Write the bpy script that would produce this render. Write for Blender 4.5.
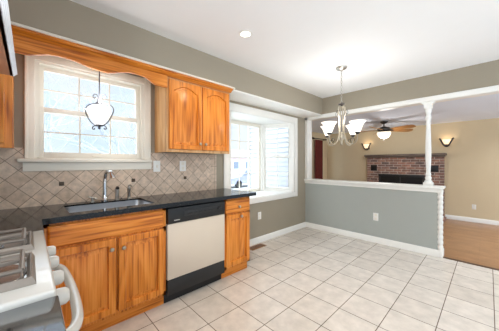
import bpy, bmesh, math, random
from mathutils import Vector, Matrix
PI = math.pi
random.seed(7)
for o in list(bpy.data.objects):
    bpy.data.objects.remove(o)
scene = bpy.context.scene
COL = scene.collection

# ------------------------------------------------------------------ camera
cam_d = bpy.data.cameras.new('camera')
cam = bpy.data.objects.new('camera', cam_d); COL.objects.link(cam)
cam.location = (2.505, 0.0, 1.25)
cam.rotation_euler = (PI/2, 0, math.radians(46.18))
cam_d.sensor_width = 36.0
cam_d.lens = 229.8/499*36.0
cam_d.shift_y = -2.5/499
cam_d.clip_start = 0.02; cam_d.clip_end = 200
scene.camera = cam

# ------------------------------------------------------------------ world, exposure
world = bpy.data.worlds.new('overcast_sky'); scene.world = world
world.use_nodes = True
bg = world.node_tree.nodes['Background']
wn = world.node_tree     # broken bright cloud, brighter on the sun's side (+X, behind the camera) than beyond the windows
tcw = wn.nodes.new('ShaderNodeTexCoord'); sx = wn.nodes.new('ShaderNodeSeparateXYZ'); wn.links.new(tcw.outputs['Generated'], sx.inputs[0])
def ramp(out, f0, f1, t0, t1):
    m = wn.nodes.new('ShaderNodeMapRange'); m.interpolation_type = 'SMOOTHSTEP'
    for k, v in (('From Min', f0), ('From Max', f1), ('To Min', t0), ('To Max', t1)): m.inputs[k].default_value = v
    wn.links.new(sx.outputs[out], m.inputs['Value']); return m.outputs['Result']
def add(a_, b_):
    m = wn.nodes.new('ShaderNodeMath'); m.operation = 'ADD'; wn.links.new(a_, m.inputs[0]); wn.links.new(b_, m.inputs[1]); return m.outputs[0]
# horizon, brighter zenith, and an added glow below the horizon that lifts the ceiling
wn.links.new(add(add(ramp('X', -.6, .1, .90, .85), ramp('Z', .3, .58, 0, 4.8)), ramp('Z', -.25, -.02, 1.1, 0)), bg.inputs['Strength'])
nw = wn.nodes.new('ShaderNodeTexNoise'); nw.inputs['Scale'].default_value = 5; nw.inputs['Detail'].default_value = 5
wn.links.new(tcw.outputs['Generated'], nw.inputs['Vector'])
crw = wn.nodes.new('ShaderNodeValToRGB'); crw.color_ramp.elements[0].position = .4; crw.color_ramp.elements[1].position = .6
crw.color_ramp.elements[0].color = (.62, .80, 1.0, 1); crw.color_ramp.elements[1].color = (.86, .94, 1.0, 1)
wn.links.new(nw.outputs['Fac'], crw.inputs['Fac']); wn.links.new(crw.outputs['Color'], bg.inputs['Color'])
scene.view_settings.view_transform = 'Standard'
scene.view_settings.look = 'None'
scene.view_settings.exposure = 0.32
scene.view_settings.gamma = 1.0
scene.view_settings.use_curve_mapping = False

def add_light(kind, name, loc, energy, color=(1, .9, .78), size=.1, rot=None, spot=None, blend=.6):
    l = bpy.data.lights.new(name, kind); l.energy = energy; l.color = color
    if kind == 'AREA': l.shape = 'DISK'; l.size = size
    else: l.shadow_soft_size = size
    if spot: l.spot_size = math.radians(spot); l.spot_blend = blend
    o = bpy.data.objects.new(name, l); COL.objects.link(o); o.location = loc
    if rot: o.rotation_euler = rot
    return o

# the first spot is the recessed can in view; all others are added fill
for (x, y, e) in ((.943, 1.448, 34), (3.0, .6, 4), (3.4, 2.6, 4), (1.95, 1.4, 28)):
    add_light('SPOT', 'recessed_and_fill_lamp', (x, y, 2.435), e*1.0, (1, .84, .62), .06, None, 150, .8)
for (x, y, e) in ((3.4, 5.0, 45), (3.3, 6.6, 35)):
    add_light('SPOT', 'recessed_and_fill_lamp', (x, y, 2.245), e*1.6, (.92, .96, 1), .06, None, 150, .8)

# added unseen fill lamp behind the camera, lifting the left side and ceiling
add_light('POINT', 'fill_lamp', (3.3, -1.5, 1.75), 84, (.93, .97, 1), .15)

# ------------------------------------------------------------------ materials
def lin(c):
    return tuple((v/12.92 if v <= .04045 else ((v+.055)/1.055)**2.4) for v in (c[0]/255, c[1]/255, c[2]/255)) + (1,)

def new_mat(name):
    m = bpy.data.materials.new(name); m.use_nodes = True
    nt = m.node_tree; b = nt.nodes['Principled BSDF']
    return m, nt, b

def N(nt, typ, **kw):
    n = nt.nodes.new(typ)
    for k, v in kw.items(): setattr(n, k, v)
    return n

def plain(name, c, rough=.5, metal=0, var=.04, scale=6, coat=0, bump=0):
    """a paint, plastic or metal with faint procedural mottling"""
    m, nt, b = new_mat(name)
    tc = N(nt, 'ShaderNodeTexCoord'); no = N(nt, 'ShaderNodeTexNoise')
    no.inputs['Scale'].default_value = scale; no.inputs['Detail'].default_value = 4
    nt.links.new(tc.outputs['Object'], no.inputs['Vector'])
    mix = N(nt, 'ShaderNodeMix', data_type='RGBA')
    L = lin(c)
    mix.inputs['A'].default_value = tuple(max(0, v*(1-var)) for v in L[:3])+(1,)
    mix.inputs['B'].default_value = tuple(min(1, v*(1+var)) for v in L[:3])+(1,)
    nt.links.new(no.outputs['Fac'], mix.inputs['Factor'])
    nt.links.new(mix.outputs['Result'], b.inputs['Base Color'])
    b.inputs['Roughness'].default_value = rough; b.inputs['Metallic'].default_value = metal
    b.inputs['Coat Weight'].default_value = coat
    if bump:
        bp = N(nt, 'ShaderNodeBump'); bp.inputs['Strength'].default_value = bump; bp.inputs['Distance'].default_value = .004
        n2 = N(nt, 'ShaderNodeTexNoise'); n2.inputs['Scale'].default_value = 180
        nt.links.new(tc.outputs['Object'], n2.inputs['Vector'])
        nt.links.new(n2.outputs['Fac'], bp.inputs['Height']); nt.links.new(bp.outputs['Normal'], b.inputs['Normal'])
    return m

def glow(name, c, strength, rough=.3, base=None):
    m, nt, b = new_mat(name)
    L = lin(c)
    b.inputs['Base Color'].default_value = lin(base) if base else L
    b.inputs['Roughness'].default_value = rough
    tc = N(nt, 'ShaderNodeTexCoord'); no = N(nt, 'ShaderNodeTexNoise'); no.inputs['Scale'].default_value = 9
    nt.links.new(tc.outputs['Object'], no.inputs['Vector'])
    mr = N(nt, 'ShaderNodeMapRange'); mr.inputs['To Min'].default_value = strength*.85; mr.inputs['To Max'].default_value = strength*1.15
    nt.links.new(no.outputs['Fac'], mr.inputs['Value'])
    b.inputs['Emission Color'].default_value = L
    nt.links.new(mr.outputs['Result'], b.inputs['Emission Strength'])
    return m

def oak(name, axis, c1, c2, c3, rough=.32):
    """oak: fine fibres stretched along one axis plus wider cathedral bands"""
    m, nt, b = new_mat(name)
    tc = N(nt, 'ShaderNodeTexCoord')
    mp = N(nt, 'ShaderNodeMapping'); mp2 = N(nt, 'ShaderNodeMapping')
    s = [48, 48, 48]; s[axis] = 1.6; mp.inputs['Scale'].default_value = s
    s2 = [7, 7, 7]; s2[axis] = 1.1; mp2.inputs['Scale'].default_value = s2
    nt.links.new(tc.outputs['Object'], mp.inputs['Vector']); nt.links.new(tc.outputs['Object'], mp2.inputs['Vector'])
    n1 = N(nt, 'ShaderNodeTexNoise'); n1.inputs['Scale'].default_value = 1.6; n1.inputs['Detail'].default_value = 5
    n2 = N(nt, 'ShaderNodeTexNoise'); n2.inputs['Scale'].default_value = 1.0; n2.inputs['Detail'].default_value = 1; n2.inputs['Distortion'].default_value = .25
    nt.links.new(mp.outputs['Vector'], n1.inputs['Vector']); nt.links.new(mp2.outputs['Vector'], n2.inputs['Vector'])
    mul = N(nt, 'ShaderNodeMath', operation='MULTIPLY'); mul.inputs[1].default_value = 26
    nt.links.new(n2.outputs['Fac'], mul.inputs[0])
    sn = N(nt, 'ShaderNodeMath', operation='SINE'); nt.links.new(mul.outputs[0], sn.inputs[0])
    ma = N(nt, 'ShaderNodeMath', operation='MULTIPLY_ADD'); ma.inputs[1].default_value = .09; nt.links.new(sn.outputs[0], ma.inputs[0])
    nt.links.new(n1.outputs['Fac'], ma.inputs[2])
    cr = N(nt, 'ShaderNodeValToRGB')
    e = cr.color_ramp.elements
    e[0].position = .28; e[0].color = lin(c1); e[1].position = .72; e[1].color = lin(c3)
    k = e.new(.5); k.color = lin(c2)
    nt.links.new(ma.outputs[0], cr.inputs['Fac']); nt.links.new(cr.outputs['Color'], b.inputs['Base Color'])
    b.inputs['Roughness'].default_value = rough; b.inputs['Coat Weight'].default_value = .04; b.inputs['Specular IOR Level'].default_value = .35
    b.inputs['Coat Roughness'].default_value = .2
    return m

def uv_vec(nt, tc, kind):
    """turn object coordinates into the plane of a tiled surface"""
    sep = N(nt, 'ShaderNodeSeparateXYZ'); nt.links.new(tc.outputs['Object'], sep.inputs[0])
    com = N(nt, 'ShaderNodeCombineXYZ')
    if kind == 'xy':
        nt.links.new(sep.outputs['X'], com.inputs['X']); nt.links.new(sep.outputs['Y'], com.inputs['Y'])
    elif kind == 'wall':
        ad = N(nt, 'ShaderNodeMath', operation='ADD'); nt.links.new(sep.outputs['X'], ad.inputs[0]); nt.links.new(sep.outputs['Y'], ad.inputs[1])
        nt.links.new(ad.outputs[0], com.inputs['X']); nt.links.new(sep.outputs['Z'], com.inputs['Y'])
    elif kind == 'diag':
        r = math.sqrt(.5)
        for op, out in (('ADD', 'X'), ('SUBTRACT', 'Y')):
            a = N(nt, 'ShaderNodeMath', operation=op); nt.links.new(sep.outputs['Y'], a.inputs[0]); nt.links.new(sep.outputs['Z'], a.inputs[1])
            q = N(nt, 'ShaderNodeMath', operation='MULTIPLY'); q.inputs[1].default_value = r
            nt.links.new(a.outputs[0], q.inputs[0]); nt.links.new(q.outputs[0], com.inputs[out])
    return com

def tiled(name, kind, bw, bh, mortar, cA, cB, cM, off=(0, 0), offset=0.0, rough=.35, mottle=.18, mscale=7, bump=.25, bias=0, smooth=.1, squash=None):
    m, nt, b = new_mat(name)
    tc = N(nt, 'ShaderNodeTexCoord'); com = uv_vec(nt, tc, kind)
    mp = N(nt, 'ShaderNodeMapping'); mp.inputs['Location'].default_value = (-off[0], -off[1], 0)
    nt.links.new(com.outputs[0], mp.inputs['Vector'])
    br = N(nt, 'ShaderNodeTexBrick'); br.offset = offset; br.offset_frequency = 2; br.squash = 1
    br.inputs['Scale'].default_value = 1; br.inputs['Brick Width'].default_value = bw; br.inputs['Row Height'].default_value = bh
    br.inputs['Mortar Size'].default_value = mortar; br.inputs['Mortar Smooth'].default_value = smooth; br.inputs['Bias'].default_value = bias
    br.inputs['Color1'].default_value = lin(cA); br.inputs['Color2'].default_value = lin(cB); br.inputs['Mortar'].default_value = lin(cM)
    nt.links.new(mp.outputs['Vector'], br.inputs['Vector'])
    no = N(nt, 'ShaderNodeTexNoise'); no.inputs['Scale'].default_value = mscale; no.inputs['Detail'].default_value = 7; no.inputs['Roughness'].default_value = .62
    nt.links.new(tc.outputs['Object'], no.inputs['Vector'])
    mr = N(nt, 'ShaderNodeMapRange'); mr.inputs['From Min'].default_value = .3; mr.inputs['From Max'].default_value = .7
    mr.inputs['To Min'].default_value = 1-mottle; mr.inputs['To Max'].default_value = 1+mottle*.5
    nt.links.new(no.outputs['Fac'], mr.inputs['Value'])
    mix = N(nt, 'ShaderNodeMix', data_type='RGBA', blend_type='MULTIPLY'); mix.inputs['Factor'].default_value = 1
    nt.links.new(br.outputs['Color'], mix.inputs['A']); nt.links.new(mr.outputs['Result'], mix.inputs['B'])
    nt.links.new(mix.outputs['Result'], b.inputs['Base Color'])
    b.inputs['Roughness'].default_value = rough
    bp = N(nt, 'ShaderNodeBump', invert=True); bp.inputs['Strength'].default_value = bump; bp.inputs['Distance'].default_value = .004
    nt.links.new(br.outputs['Fac'], bp.inputs['Height']); nt.links.new(bp.outputs['Normal'], b.inputs['Normal'])
    return m

def pane(name, tint=(1, 1, 1, 1), refl=.06):
    m = bpy.data.materials.new(name); m.use_nodes = True; nt = m.node_tree
    nt.nodes.remove(nt.nodes['Principled BSDF']); out = nt.nodes['Material Output']
    tr = N(nt, 'ShaderNodeBsdfTransparent'); tr.inputs['Color'].default_value = tint
    gl = N(nt, 'ShaderNodeBsdfGlossy'); gl.inputs['Roughness'].default_value = .02
    lw = N(nt, 'ShaderNodeLayerWeight'); lw.inputs['Blend'].default_value = .2
    mu = N(nt, 'ShaderNodeMath', operation='MULTIPLY_ADD'); mu.inputs[1].default_value = .25; mu.inputs[2].default_value = refl*.5
    nt.links.new(lw.outputs['Fresnel'], mu.inputs[0])
    mx = N(nt, 'ShaderNodeMixShader'); nt.links.new(mu.outputs[0], mx.inputs['Fac'])
    nt.links.new(tr.outputs[0], mx.inputs[1]); nt.links.new(gl.outputs[0], mx.inputs[2]); nt.links.new(mx.outputs[0], out.inputs['Surface'])
    return m

def granite(name):
    m, nt, b = new_mat(name)
    tc = N(nt, 'ShaderNodeTexCoord'); v = N(nt, 'ShaderNodeTexVoronoi'); v.inputs['Scale'].default_value = 220
    nt.links.new(tc.outputs['Object'], v.inputs['Vector'])
    cr = N(nt, 'ShaderNodeValToRGB'); e = cr.color_ramp.elements
    e[0].position = .0; e[0].color = lin((10, 10, 11)); e[1].position = 1; e[1].color = lin((30, 30, 32))
    nt.links.new(v.outputs['Color'], cr.inputs['Fac']); nt.links.new(cr.outputs['Color'], b.inputs['Base Color'])
    b.inputs['Roughness'].default_value = .08; b.inputs['Specular IOR Level'].default_value = .22
    return m

M = {}
M['wall'] = plain('olive_grey_paint', (156, 146, 128), .7, var=.02, bump=.05)
M['wall_half'] = plain('olive_grey_paint_window_lit', (170, 174, 168), .42, var=.02, bump=.05)  # same wall paint, with the window's bluish light put into its colour
M['ceil'] = plain('white_ceiling_paint', (244, 244, 243), .9, var=.01)
M['yellow'] = plain('straw_yellow_paint', (216, 198, 164), .7, var=.02, bump=.05)
M['white'] = plain('white_trim_paint', (240, 238, 232), .4, var=.01)
M['cream'] = plain('cream_trim_paint', (236, 229, 215), .4, var=.01)
OC = ((160, 82, 20), (212, 125, 40), (228, 148, 64))
M['oak_v'] = oak('oak_vertical_grain', 2, *OC)
M['oak_h'] = oak('oak_horizontal_grain', 1, *OC)
M['oak_lit'] = oak('oak_lit_side', 2, (196, 140, 84), (214, 164, 110), (226, 182, 130))  # paler copy of the oak; light on the cabinet side is in its colour
M['blade'] = oak('fan_blade_oak', 0, (140, 92, 46), (172, 120, 66), (190, 138, 82))
M['granite'] = granite('black_granite')
M['granite_near'] = granite('polished_black_granite'); M['granite_near'].node_tree.nodes['Principled BSDF'].inputs['IOR'].default_value = 2.6; M['granite_near'].node_tree.nodes['Principled BSDF'].inputs['Specular IOR Level'].default_value = .5
M['ceil_cool_lit'] = plain('white_ceiling_paint_cool_lit', (230, 237, 248), .9, var=.01)  # ceiling white with the family room's cool light tinted into it
M['tile'] = tiled('floor_tile', 'xy', .308, .308, .0032, (222, 213, 203), (212, 202, 191), (112, 98, 86), (2.228-.308*10, 1.313-.308*10), rough=.24, mottle=.16, mscale=9)
M['splash'] = tiled('diagonal_wall_tile', 'diag', .1010, .1010, .0022, (222, 200, 178), (206, 182, 159), (142, 124, 108), (.9002-.0505-1.01*2, -.620-.0505-1.01*3), rough=.4, mottle=.28, mscale=24)
M['splash_border'] = tiled('straight_wall_tile', 'wall', .09, .1010, .0022, (222, 200, 178), (206, 182, 159), (142, 124, 108), (0, .905), rough=.4, mottle=.28, mscale=24)
M['brick'] = tiled('red_brick', 'wall', .205, .068, .006, (178, 132, 112), (118, 98, 92), (200, 190, 180), (0, 0), .5, rough=.85, mottle=.45, mscale=11, bump=.5)
M['planks'] = tiled('oak_floor_planks', 'xy', 1.1, .083, .0012, (172, 128, 90), (158, 114, 78), (110, 76, 50), (.2, .1), .37, rough=.3, mottle=.18, mscale=5, bump=.1)
M['bronze'] = plain('dark_bronze', (74, 70, 68), .4, .7, .1)
M['iron'] = plain('wrought_iron', (84, 82, 86), .45, .5, .1)
M['nickel'] = plain('brushed_nickel', (190, 186, 178), .28, 1, .05)
M['champagne'] = plain('champagne_metal', (184, 174, 156), .35, .75, .08)
M['chrome'] = plain('chrome', (205, 207, 210), .1, 1, .03)
M['steel'] = plain('stainless_steel', (190, 191, 194), .3, 1, .04, 30)
M['knob'] = plain('pewter_knob', (176, 166, 150), .3, .9, .08)
M['enamel'] = plain('white_enamel', (196, 194, 188), .22, 0, .01, coat=.4)
M['almond'] = plain('almond_door_panel', (212, 198, 180), .35, 0, .015)
M['black'] = plain('black_plastic', (13, 13, 14), .4, 0, .1)
M['black_soft'] = plain('dark_grey_plastic', (32, 32, 33), .5, 0, .1)
M['grate'] = plain('grey_burner_grate', (134, 124, 114), .42, .55, .1)
M['pan'] = plain('burner_bowl', (200, 200, 202), .2, .9, .06)
M['glass'] = pane('window_glass')
M['shade'] = glow('lit_white_glass', (255, 246, 232), 1.1)
M['pendant'] = glow('frosted_white_glass', (250, 250, 252), .55)
M['sconce'] = glow('amber_glass', (255, 222, 180), .95, base=(240, 220, 190))
M['bowl'] = glow('fan_light_glass', (255, 244, 224), .9)
M['can'] = glow('recessed_lens', (255, 250, 240), 5)
M['accent'] = plain('dark_bronze_tile', (84, 66, 50), .35, .4, .25, 60)
M['hood'] = plain('pale_grey_hood_enamel', (214, 216, 224), .25, 0, .02, coat=.3)
M['filter'] = plain('brown_hood_underside', (206, 140, 100), .4, .1, .3, 9)
M['mantel'] = oak('weathered_mantel_wood', 0, (84, 72, 64), (112, 98, 88), (130, 116, 104), .6)
M['firebox'] = plain('black_firebox', (30, 30, 32), .35, .2, .1)
M['curtain'] = plain('maroon_fabric', (112, 42, 34), .85, 0, .3, 14)
M['bark'] = plain('grey_bark', (168, 172, 180), .9, 0, .25, 20)
M['siding'] = plain('white_lap_siding', (194, 196, 201), .55, 0, .02)
M['snow'] = plain('pale_winter_ground', (205, 205, 200), .9, 0, .15, 2)
M['carpaint'] = plain('slate_blue_car_paint', (150, 152, 176), .3, .2, .05, coat=.5)
M['tyre'] = plain('rubber', (34, 34, 36), .8)
M['carglass'] = plain('tinted_glass', (120, 130, 146), .08)
M['pinkwall'] = plain('dusty_rose_siding', (214, 192, 194), .7)
M['roof'] = plain('grey_shingle', (140, 136, 140), .9, 0, .2, 30)
M['vent'] = plain('brown_floor_vent', (156, 108, 66), .4, .3, .1)
M['darkwood'] = plain('dark_threshold', (92, 66, 46), .4, 0, .15)

# ------------------------------------------------------------------ mesh helpers
class MB:
    def __init__(s): s.bm = bmesh.new()
    def _merge(s, t):
        me = bpy.data.meshes.new('tmp'); t.to_mesh(me); t.free(); s.bm.from_mesh(me); bpy.data.meshes.remove(me)
    def box(s, x0, x1, y0, y1, z0, z1, bev=0, seg=2):
        t = bmesh.new(); bmesh.ops.create_cube(t, size=1)
        for v in t.verts:
            v.co = Vector(((x0+x1)/2+v.co.x*(x1-x0), (y0+y1)/2+v.co.y*(y1-y0), (z0+z1)/2+v.co.z*(z1-z0)))
        if bev: bmesh.ops.bevel(t, geom=t.edges[:], offset=bev, segments=seg, affect='EDGES', profile=.5)
        s._merge(t); return s
    def prism(s, pts, axis, a, b, bev=0):
        """polygon pts in the other two axes (in xyz order) pulled along axis from a to b"""
        t = bmesh.new()
        def mk(p, w):
            q = list(p); q.insert(axis, w); return t.verts.new(q)
        A = [mk(p, a) for p in pts]; B = [mk(p, b) for p in pts]; n = len(pts)
        t.faces.new(A); t.faces.new(list(reversed(B)))
        for i in range(n): t.faces.new((A[i], B[i], B[(i+1) % n], A[(i+1) % n]))
        bmesh.ops.recalc_face_normals(t, faces=t.faces[:])
        if bev: bmesh.ops.bevel(t, geom=t.edges[:], offset=bev, segments=2, affect='EDGES', profile=.5)
        s._merge(t); return s
    def lathe(s, prof, c=(0, 0, 0), seg=20, mat=None, cap=True):
        """profile [(r, z)] turned about z at c; mat = 4x4 applied before the shift"""
        t = bmesh.new(); rings = []
        for r, z in prof:
            rings.append([t.verts.new((max(r, 1e-4)*math.cos(2*PI*i/seg), max(r, 1e-4)*math.sin(2*PI*i/seg), z)) for i in range(seg)])
        for a, b in zip(rings, rings[1:]):
            for i in range(seg): t.faces.new((a[i], a[(i+1) % seg], b[(i+1) % seg], b[i]))
        if cap: t.faces.new(list(reversed(rings[0]))); t.faces.new(rings[-1])
        bmesh.ops.recalc_face_normals(t, faces=t.faces[:])
        if mat: bmesh.ops.transform(t, matrix=mat, verts=t.verts[:])
        bmesh.ops.translate(t, vec=Vector(c), verts=t.verts[:])
        s._merge(t); return s
    def tube(s, pts, r, seg=8, closed=False):
        """round bar through pts; r a number or one radius per point"""
        t = bmesh.new(); P = [Vector(p) for p in pts]; n = len(P)
        R = r if isinstance(r, (list, tuple)) else [r]*n
        up = None; rings = []
        for i in range(n):
            if closed: d = P[(i+1) % n]-P[i-1]
            else: d = P[min(i+1, n-1)]-P[max(i-1, 0)]
            d.normalize()
            if up is None:
                up = d.orthogonal().normalized()
            else:
                up = (up-d*up.dot(d))
                up = up.normalized() if up.length > 1e-6 else d.orthogonal().normalized()
            w = d.cross(up)
            rings.append([t.verts.new(P[i]+(up*math.cos(2*PI*k/seg)+w*math.sin(2*PI*k/seg))*R[i]) for k in range(seg)])
        m = n if closed else n-1
        for i in range(m):
            a, b = rings[i], rings[(i+1) % n]
            for k in range(seg): t.faces.new((a[k], a[(k+1) % seg], b[(k+1) % seg], b[k]))
        if not closed: t.faces.new(list(reversed(rings[0]))); t.faces.new(rings[-1])
        bmesh.ops.recalc_face_normals(t, faces=t.faces[:])
        s._merge(t); return s
    def loops(s, lps, f):
        """nested closed loops [(pts2d, depth)] bridged and capped; f(u, v, d) -> xyz"""
        t = bmesh.new(); rings = [[t.verts.new(f(u, v, d)) for u, v in pts] for pts, d in lps]
        n = len(rings[0])
        for a, b in zip(rings, rings[1:]):
            for i in range(n): t.faces.new((a[i], a[(i+1) % n], b[(i+1) % n], b[i]))
        t.faces.new(rings[-1]); t.faces.new(list(reversed(rings[0])))
        bmesh.ops.recalc_face_normals(t, faces=t.faces[:])
        s._merge(t); return s
    def build(s, name, mat, parent=None, loc=None):
        root = parent
        while root is not None and root.parent is not None: root = root.parent
        L = Vector(root.location) if root is not None else Vector(loc or (0, 0, 0))
        for v in s.bm.verts: v.co -= L
        me = bpy.data.meshes.new(name); s.bm.to_mesh(me); s.bm.free()
        me.materials.append(mat)
        for p in me.polygons: p.use_smooth = True
        me.set_sharp_from_angle(angle=math.radians(38))
        o = bpy.data.objects.new(name, me); COL.objects.link(o)
        if parent is None: o.location = L
        else: o.parent = parent
        return o

def spline(pts, n=6):
    """Catmull-Rom through pts"""
    P = [Vector(p) for p in pts]; P = [P[0]*2-P[1]]+P+[P[-1]*2-P[-2]]; out = []
    for i in range(1, len(P)-2):
        for k in range(n):
            t = k/n; a, b, c, d = P[i-1], P[i], P[i+1], P[i+2]
            out.append(.5*((2*b)+(c-a)*t+(2*a-5*b+4*c-d)*t*t+(3*b-a-3*c+d)*t**3))
    out.append(P[-2]); return out

def tag(o, label, cat, group=None):
    o['label'] = label; o['category'] = cat
    if group: o['group'] = group
    return o
def thing(name, label, cat, loc, group=None):
    o = bpy.data.objects.new(name, None); COL.objects.link(o); o.location = loc; o.empty_display_size = .05
    return tag(o, label, cat, group)
def structure(o): o['kind'] = 'structure'; return o
def sroot(name, loc=(0, 0, 0)):
    o = bpy.data.objects.new(name, None); COL.objects.link(o); o.location = loc; o['kind'] = 'structure'; return o

# ------------------------------------------------------------------ room shell
CZ = 2.45      # kitchen ceiling
FZ = -.15      # family room floor, one step down
FC = 2.26      # family room ceiling
HY = 3.93      # half wall, kitchen face
BW = 7.6       # family room far wall
LX = -1.45     # family room left wall

structure(MB().box(-.02, 5.2, -.75, 3.95, -.2, 0).build('floor', M['tile']))
structure(MB().box(LX-.02, 5.2, 3.95, BW+.02, FZ-.1, FZ).build('floor_family', M['planks']))
structure(MB().box(-.15, 6.4, -2.0, HY, CZ, CZ+.12).build('ceiling', M['ceil']))
structure(MB().box(LX-.15, 5.2, HY+.15, BW+.15, FC, FC+.12).build('ceiling_family', M['ceil_cool_lit']))
w = MB()     # kitchen window wall, with the sink window and the bay opening
WY0, WY1, WZ0, WZ1 = .03, .87, 1.28, 2.075
BY0, BY1, BZ0, BZ1 = 1.985, 3.56, .715, 1.985
w.box(-.14, 0, -.75, WY0, 0, CZ).box(-.14, 0, WY0, WY1, 0, WZ0).box(-.14, 0, WY0, WY1, WZ1, CZ)
w.box(-.14, 0, WY1, BY0, 0, CZ).box(-.14, 0, BY0, BY1, 0, BZ0).box(-.14, 0, BY0, BY1, BZ1, CZ).box(-.14, 0, BY1, HY+.13, 0, CZ)
structure(w.build('wall_left', M['wall']))
structure(MB().box(0, 1.75, -.75, -.62, 0, CZ).build('wall_front', M['wall']))
structure(MB().box(0, .365, -.62, HY, 2.145, CZ).build('wall_soffit', M['wall']))
structure(MB().box(0, .362, 1.79, HY, 2.128, 2.145).build('trim_1', M['white']))
structure(MB().box(.365, 5.2, HY, HY+.13, 2.15, CZ).build('wall_header', M['wall']))
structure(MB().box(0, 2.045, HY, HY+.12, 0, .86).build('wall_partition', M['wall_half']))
# family room
structure(MB().box(LX-.15, 5.2, BW, BW+.15, FZ-.1, FC).build('wall_back', M['yellow']))
fl = MB()
fl.box(LX-.15, LX, HY+.13, 6.86, FZ-.1, FC).box(LX-.15, LX, 7.3, BW, FZ-.1, FC).box(LX-.15, LX, 6.86, 7.3, FZ-.1, .5).box(LX-.15, LX, 6.86, 7.3, 1.95, FC)
structure(fl.build('wall_family', M['yellow']))
structure(MB().box(LX, 0, HY+.02, HY+.13, FZ-.1, FC).build('wall_family.001', M['yellow']))
# white casing of the pass-through
structure(MB().box(.0, .06, HY-.018, HY+.14, .93, 2.15, .003).build('trim_2', M['white']))
structure(MB().box(0, 5.2, HY-.018, HY+.148, 2.085, 2.152, .004).build('trim_3', M['white']))
cap = MB()
cap.box(0, 2.098, HY-.05, HY+.17, .91, .938, .006).prism([(HY-.035, .91), (HY-.018, .875), (HY-.018, .855), (HY, .855), (HY, .91)], 0, 0, 2.07)
cap.box(2.045, 2.078, HY-.02, HY+.14, .86, .91, .004)
structure(cap.build('trim_4', M['white']))
# baseboards
def base(y0, y1, x, name):
    structure(MB().prism([(x, 0), (x+.016, 0), (x+.016, .075), (x+.006, .092), (x, .092)], 1, y0, y1).build(name, M['white']))
base(1.885, HY, 0, 'baseboard_left')
structure(MB().prism([(HY, 0), (HY-.016, 0), (HY-.016, .075), (HY-.006, .092), (HY, .092)], 0, 0, 2.05).build('baseboard_partition', M['white']))
structure(MB().prism([(BW, FZ), (BW-.016, FZ), (BW-.016, FZ+.08), (BW-.006, FZ+.1), (BW, FZ+.1)], 0, 1.74, 5.2).build('baseboard_back', M['white']))
structure(MB().prism([(BW, FZ), (BW-.016, FZ), (BW-.016, FZ+.08), (BW-.006, FZ+.1), (BW, FZ+.1)], 0, LX, -.1).build('baseboard_back.001', M['white']))
structure(MB().box(2.086, 5.2, HY+.005, HY+.05, -.02, .008, .004).build('trim_5', M['darkwood']))
structure(MB().prism([(.365, 2.145), (.383, 2.145), (.379, 2.160), (.365, 2.168)], 1, -.6, 1.80).build('trim_6', M['cream']))

# ------------------------------------------------------------------ windows
def grid_sash(parent, x0, x1, y0, y1, z0, z1, st, top, bot, ncol, nrow, name='sash', mun=.012):
    """sash in a plane of constant x; muntins split its glass"""
    g = MB()
    g.box(x0, x1, y0, y0+st, z0, z1, .003).box(x0, x1, y1-st, y1, z0, z1, .003)
    g.box(x0, x1, y0+st, y1-st, z0, z0+bot, .003).box(x0, x1, y0+st, y1-st, z1-top, z1, .003)
    a, b, c, d = y0+st, y1-st, z0+bot, z1-top; xm = (x0+x1)/2
    for i in range(1, ncol): g.box(xm-.008, xm+.008, a+(b-a)*i/ncol-mun/2, a+(b-a)*i/ncol+mun/2, c, d)
    for i in range(1, nrow): g.box(xm-.007, xm+.007, a, b, c+(d-c)*i/nrow-mun/2, c+(d-c)*i/nrow+mun/2)
    s = g.build(name, M['cream'], parent)
    MB().box(xm-.002, xm+.002, a-.005, b+.005, c-.005, d+.005).build('glass', M['glass'], s)
    return s
w1 = sroot('window_1', (0, .45, 1.28))
c = MB()
c.box(0, .02, WY0-.055, WY0+.004, 1.28, WZ1+.06, .004).box(0, .02, WY1-.004, WY1+.062, 1.28, WZ1+.06, .004).box(0, .02, WY0, WY1, WZ1-.004, WZ1+.06, .004)
c.box(.018, .027, WY0-.055, WY0-.035, 1.28, WZ1+.06, .003).box(.018, .027, WY1+.042, WY1+.062, 1.28, WZ1+.06, .003)
c.build('casing', M['cream'], w1)
c = MB()
c.box(-.14, 0, WY0, WY0+.018, WZ0, WZ1).box(-.14, 0, WY1-.018, WY1, WZ0, WZ1).box(-.14, 0, WY0+.018, WY1-.018, WZ1-.018, WZ1).box(-.14, -.005, WY0+.018, WY1-.018, WZ0, WZ0+.015)
c.box(-.02, -.005, WY0+.018, WY0+.03, WZ0, WZ1).box(-.02, -.005, WY1-.03, WY1-.018, WZ0, WZ1)
c.build('window_frame', M['cream'], w1)
grid_sash(w1, -.10, -.068, WY0+.018, WY1-.018, 1.672, WZ1-.018, .042, .034, .04, 3, 2)
grid_sash(w1, -.062, -.03, WY0+.018, WY1-.018, WZ0+.012, 1.712, .042, .04, .05, 3, 2)
MB().box(-.045, -.018, .42, .50, 1.306, 1.316, .003).build('sash_lift', M['cream'], w1)
MB().box(-.02, .062, WY0-.095, WY1+.065, 1.255, 1.285, .008).build('window_sill', M['cream'], w1)
MB().prism([(0, 1.185), (.018, 1.185), (.022, 1.2), (.022, 1.25), (.03, 1.256), (0, 1.256)], 1, WY0-.065, WY1+.07).build('apron', M['cream'], w1)

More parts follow.
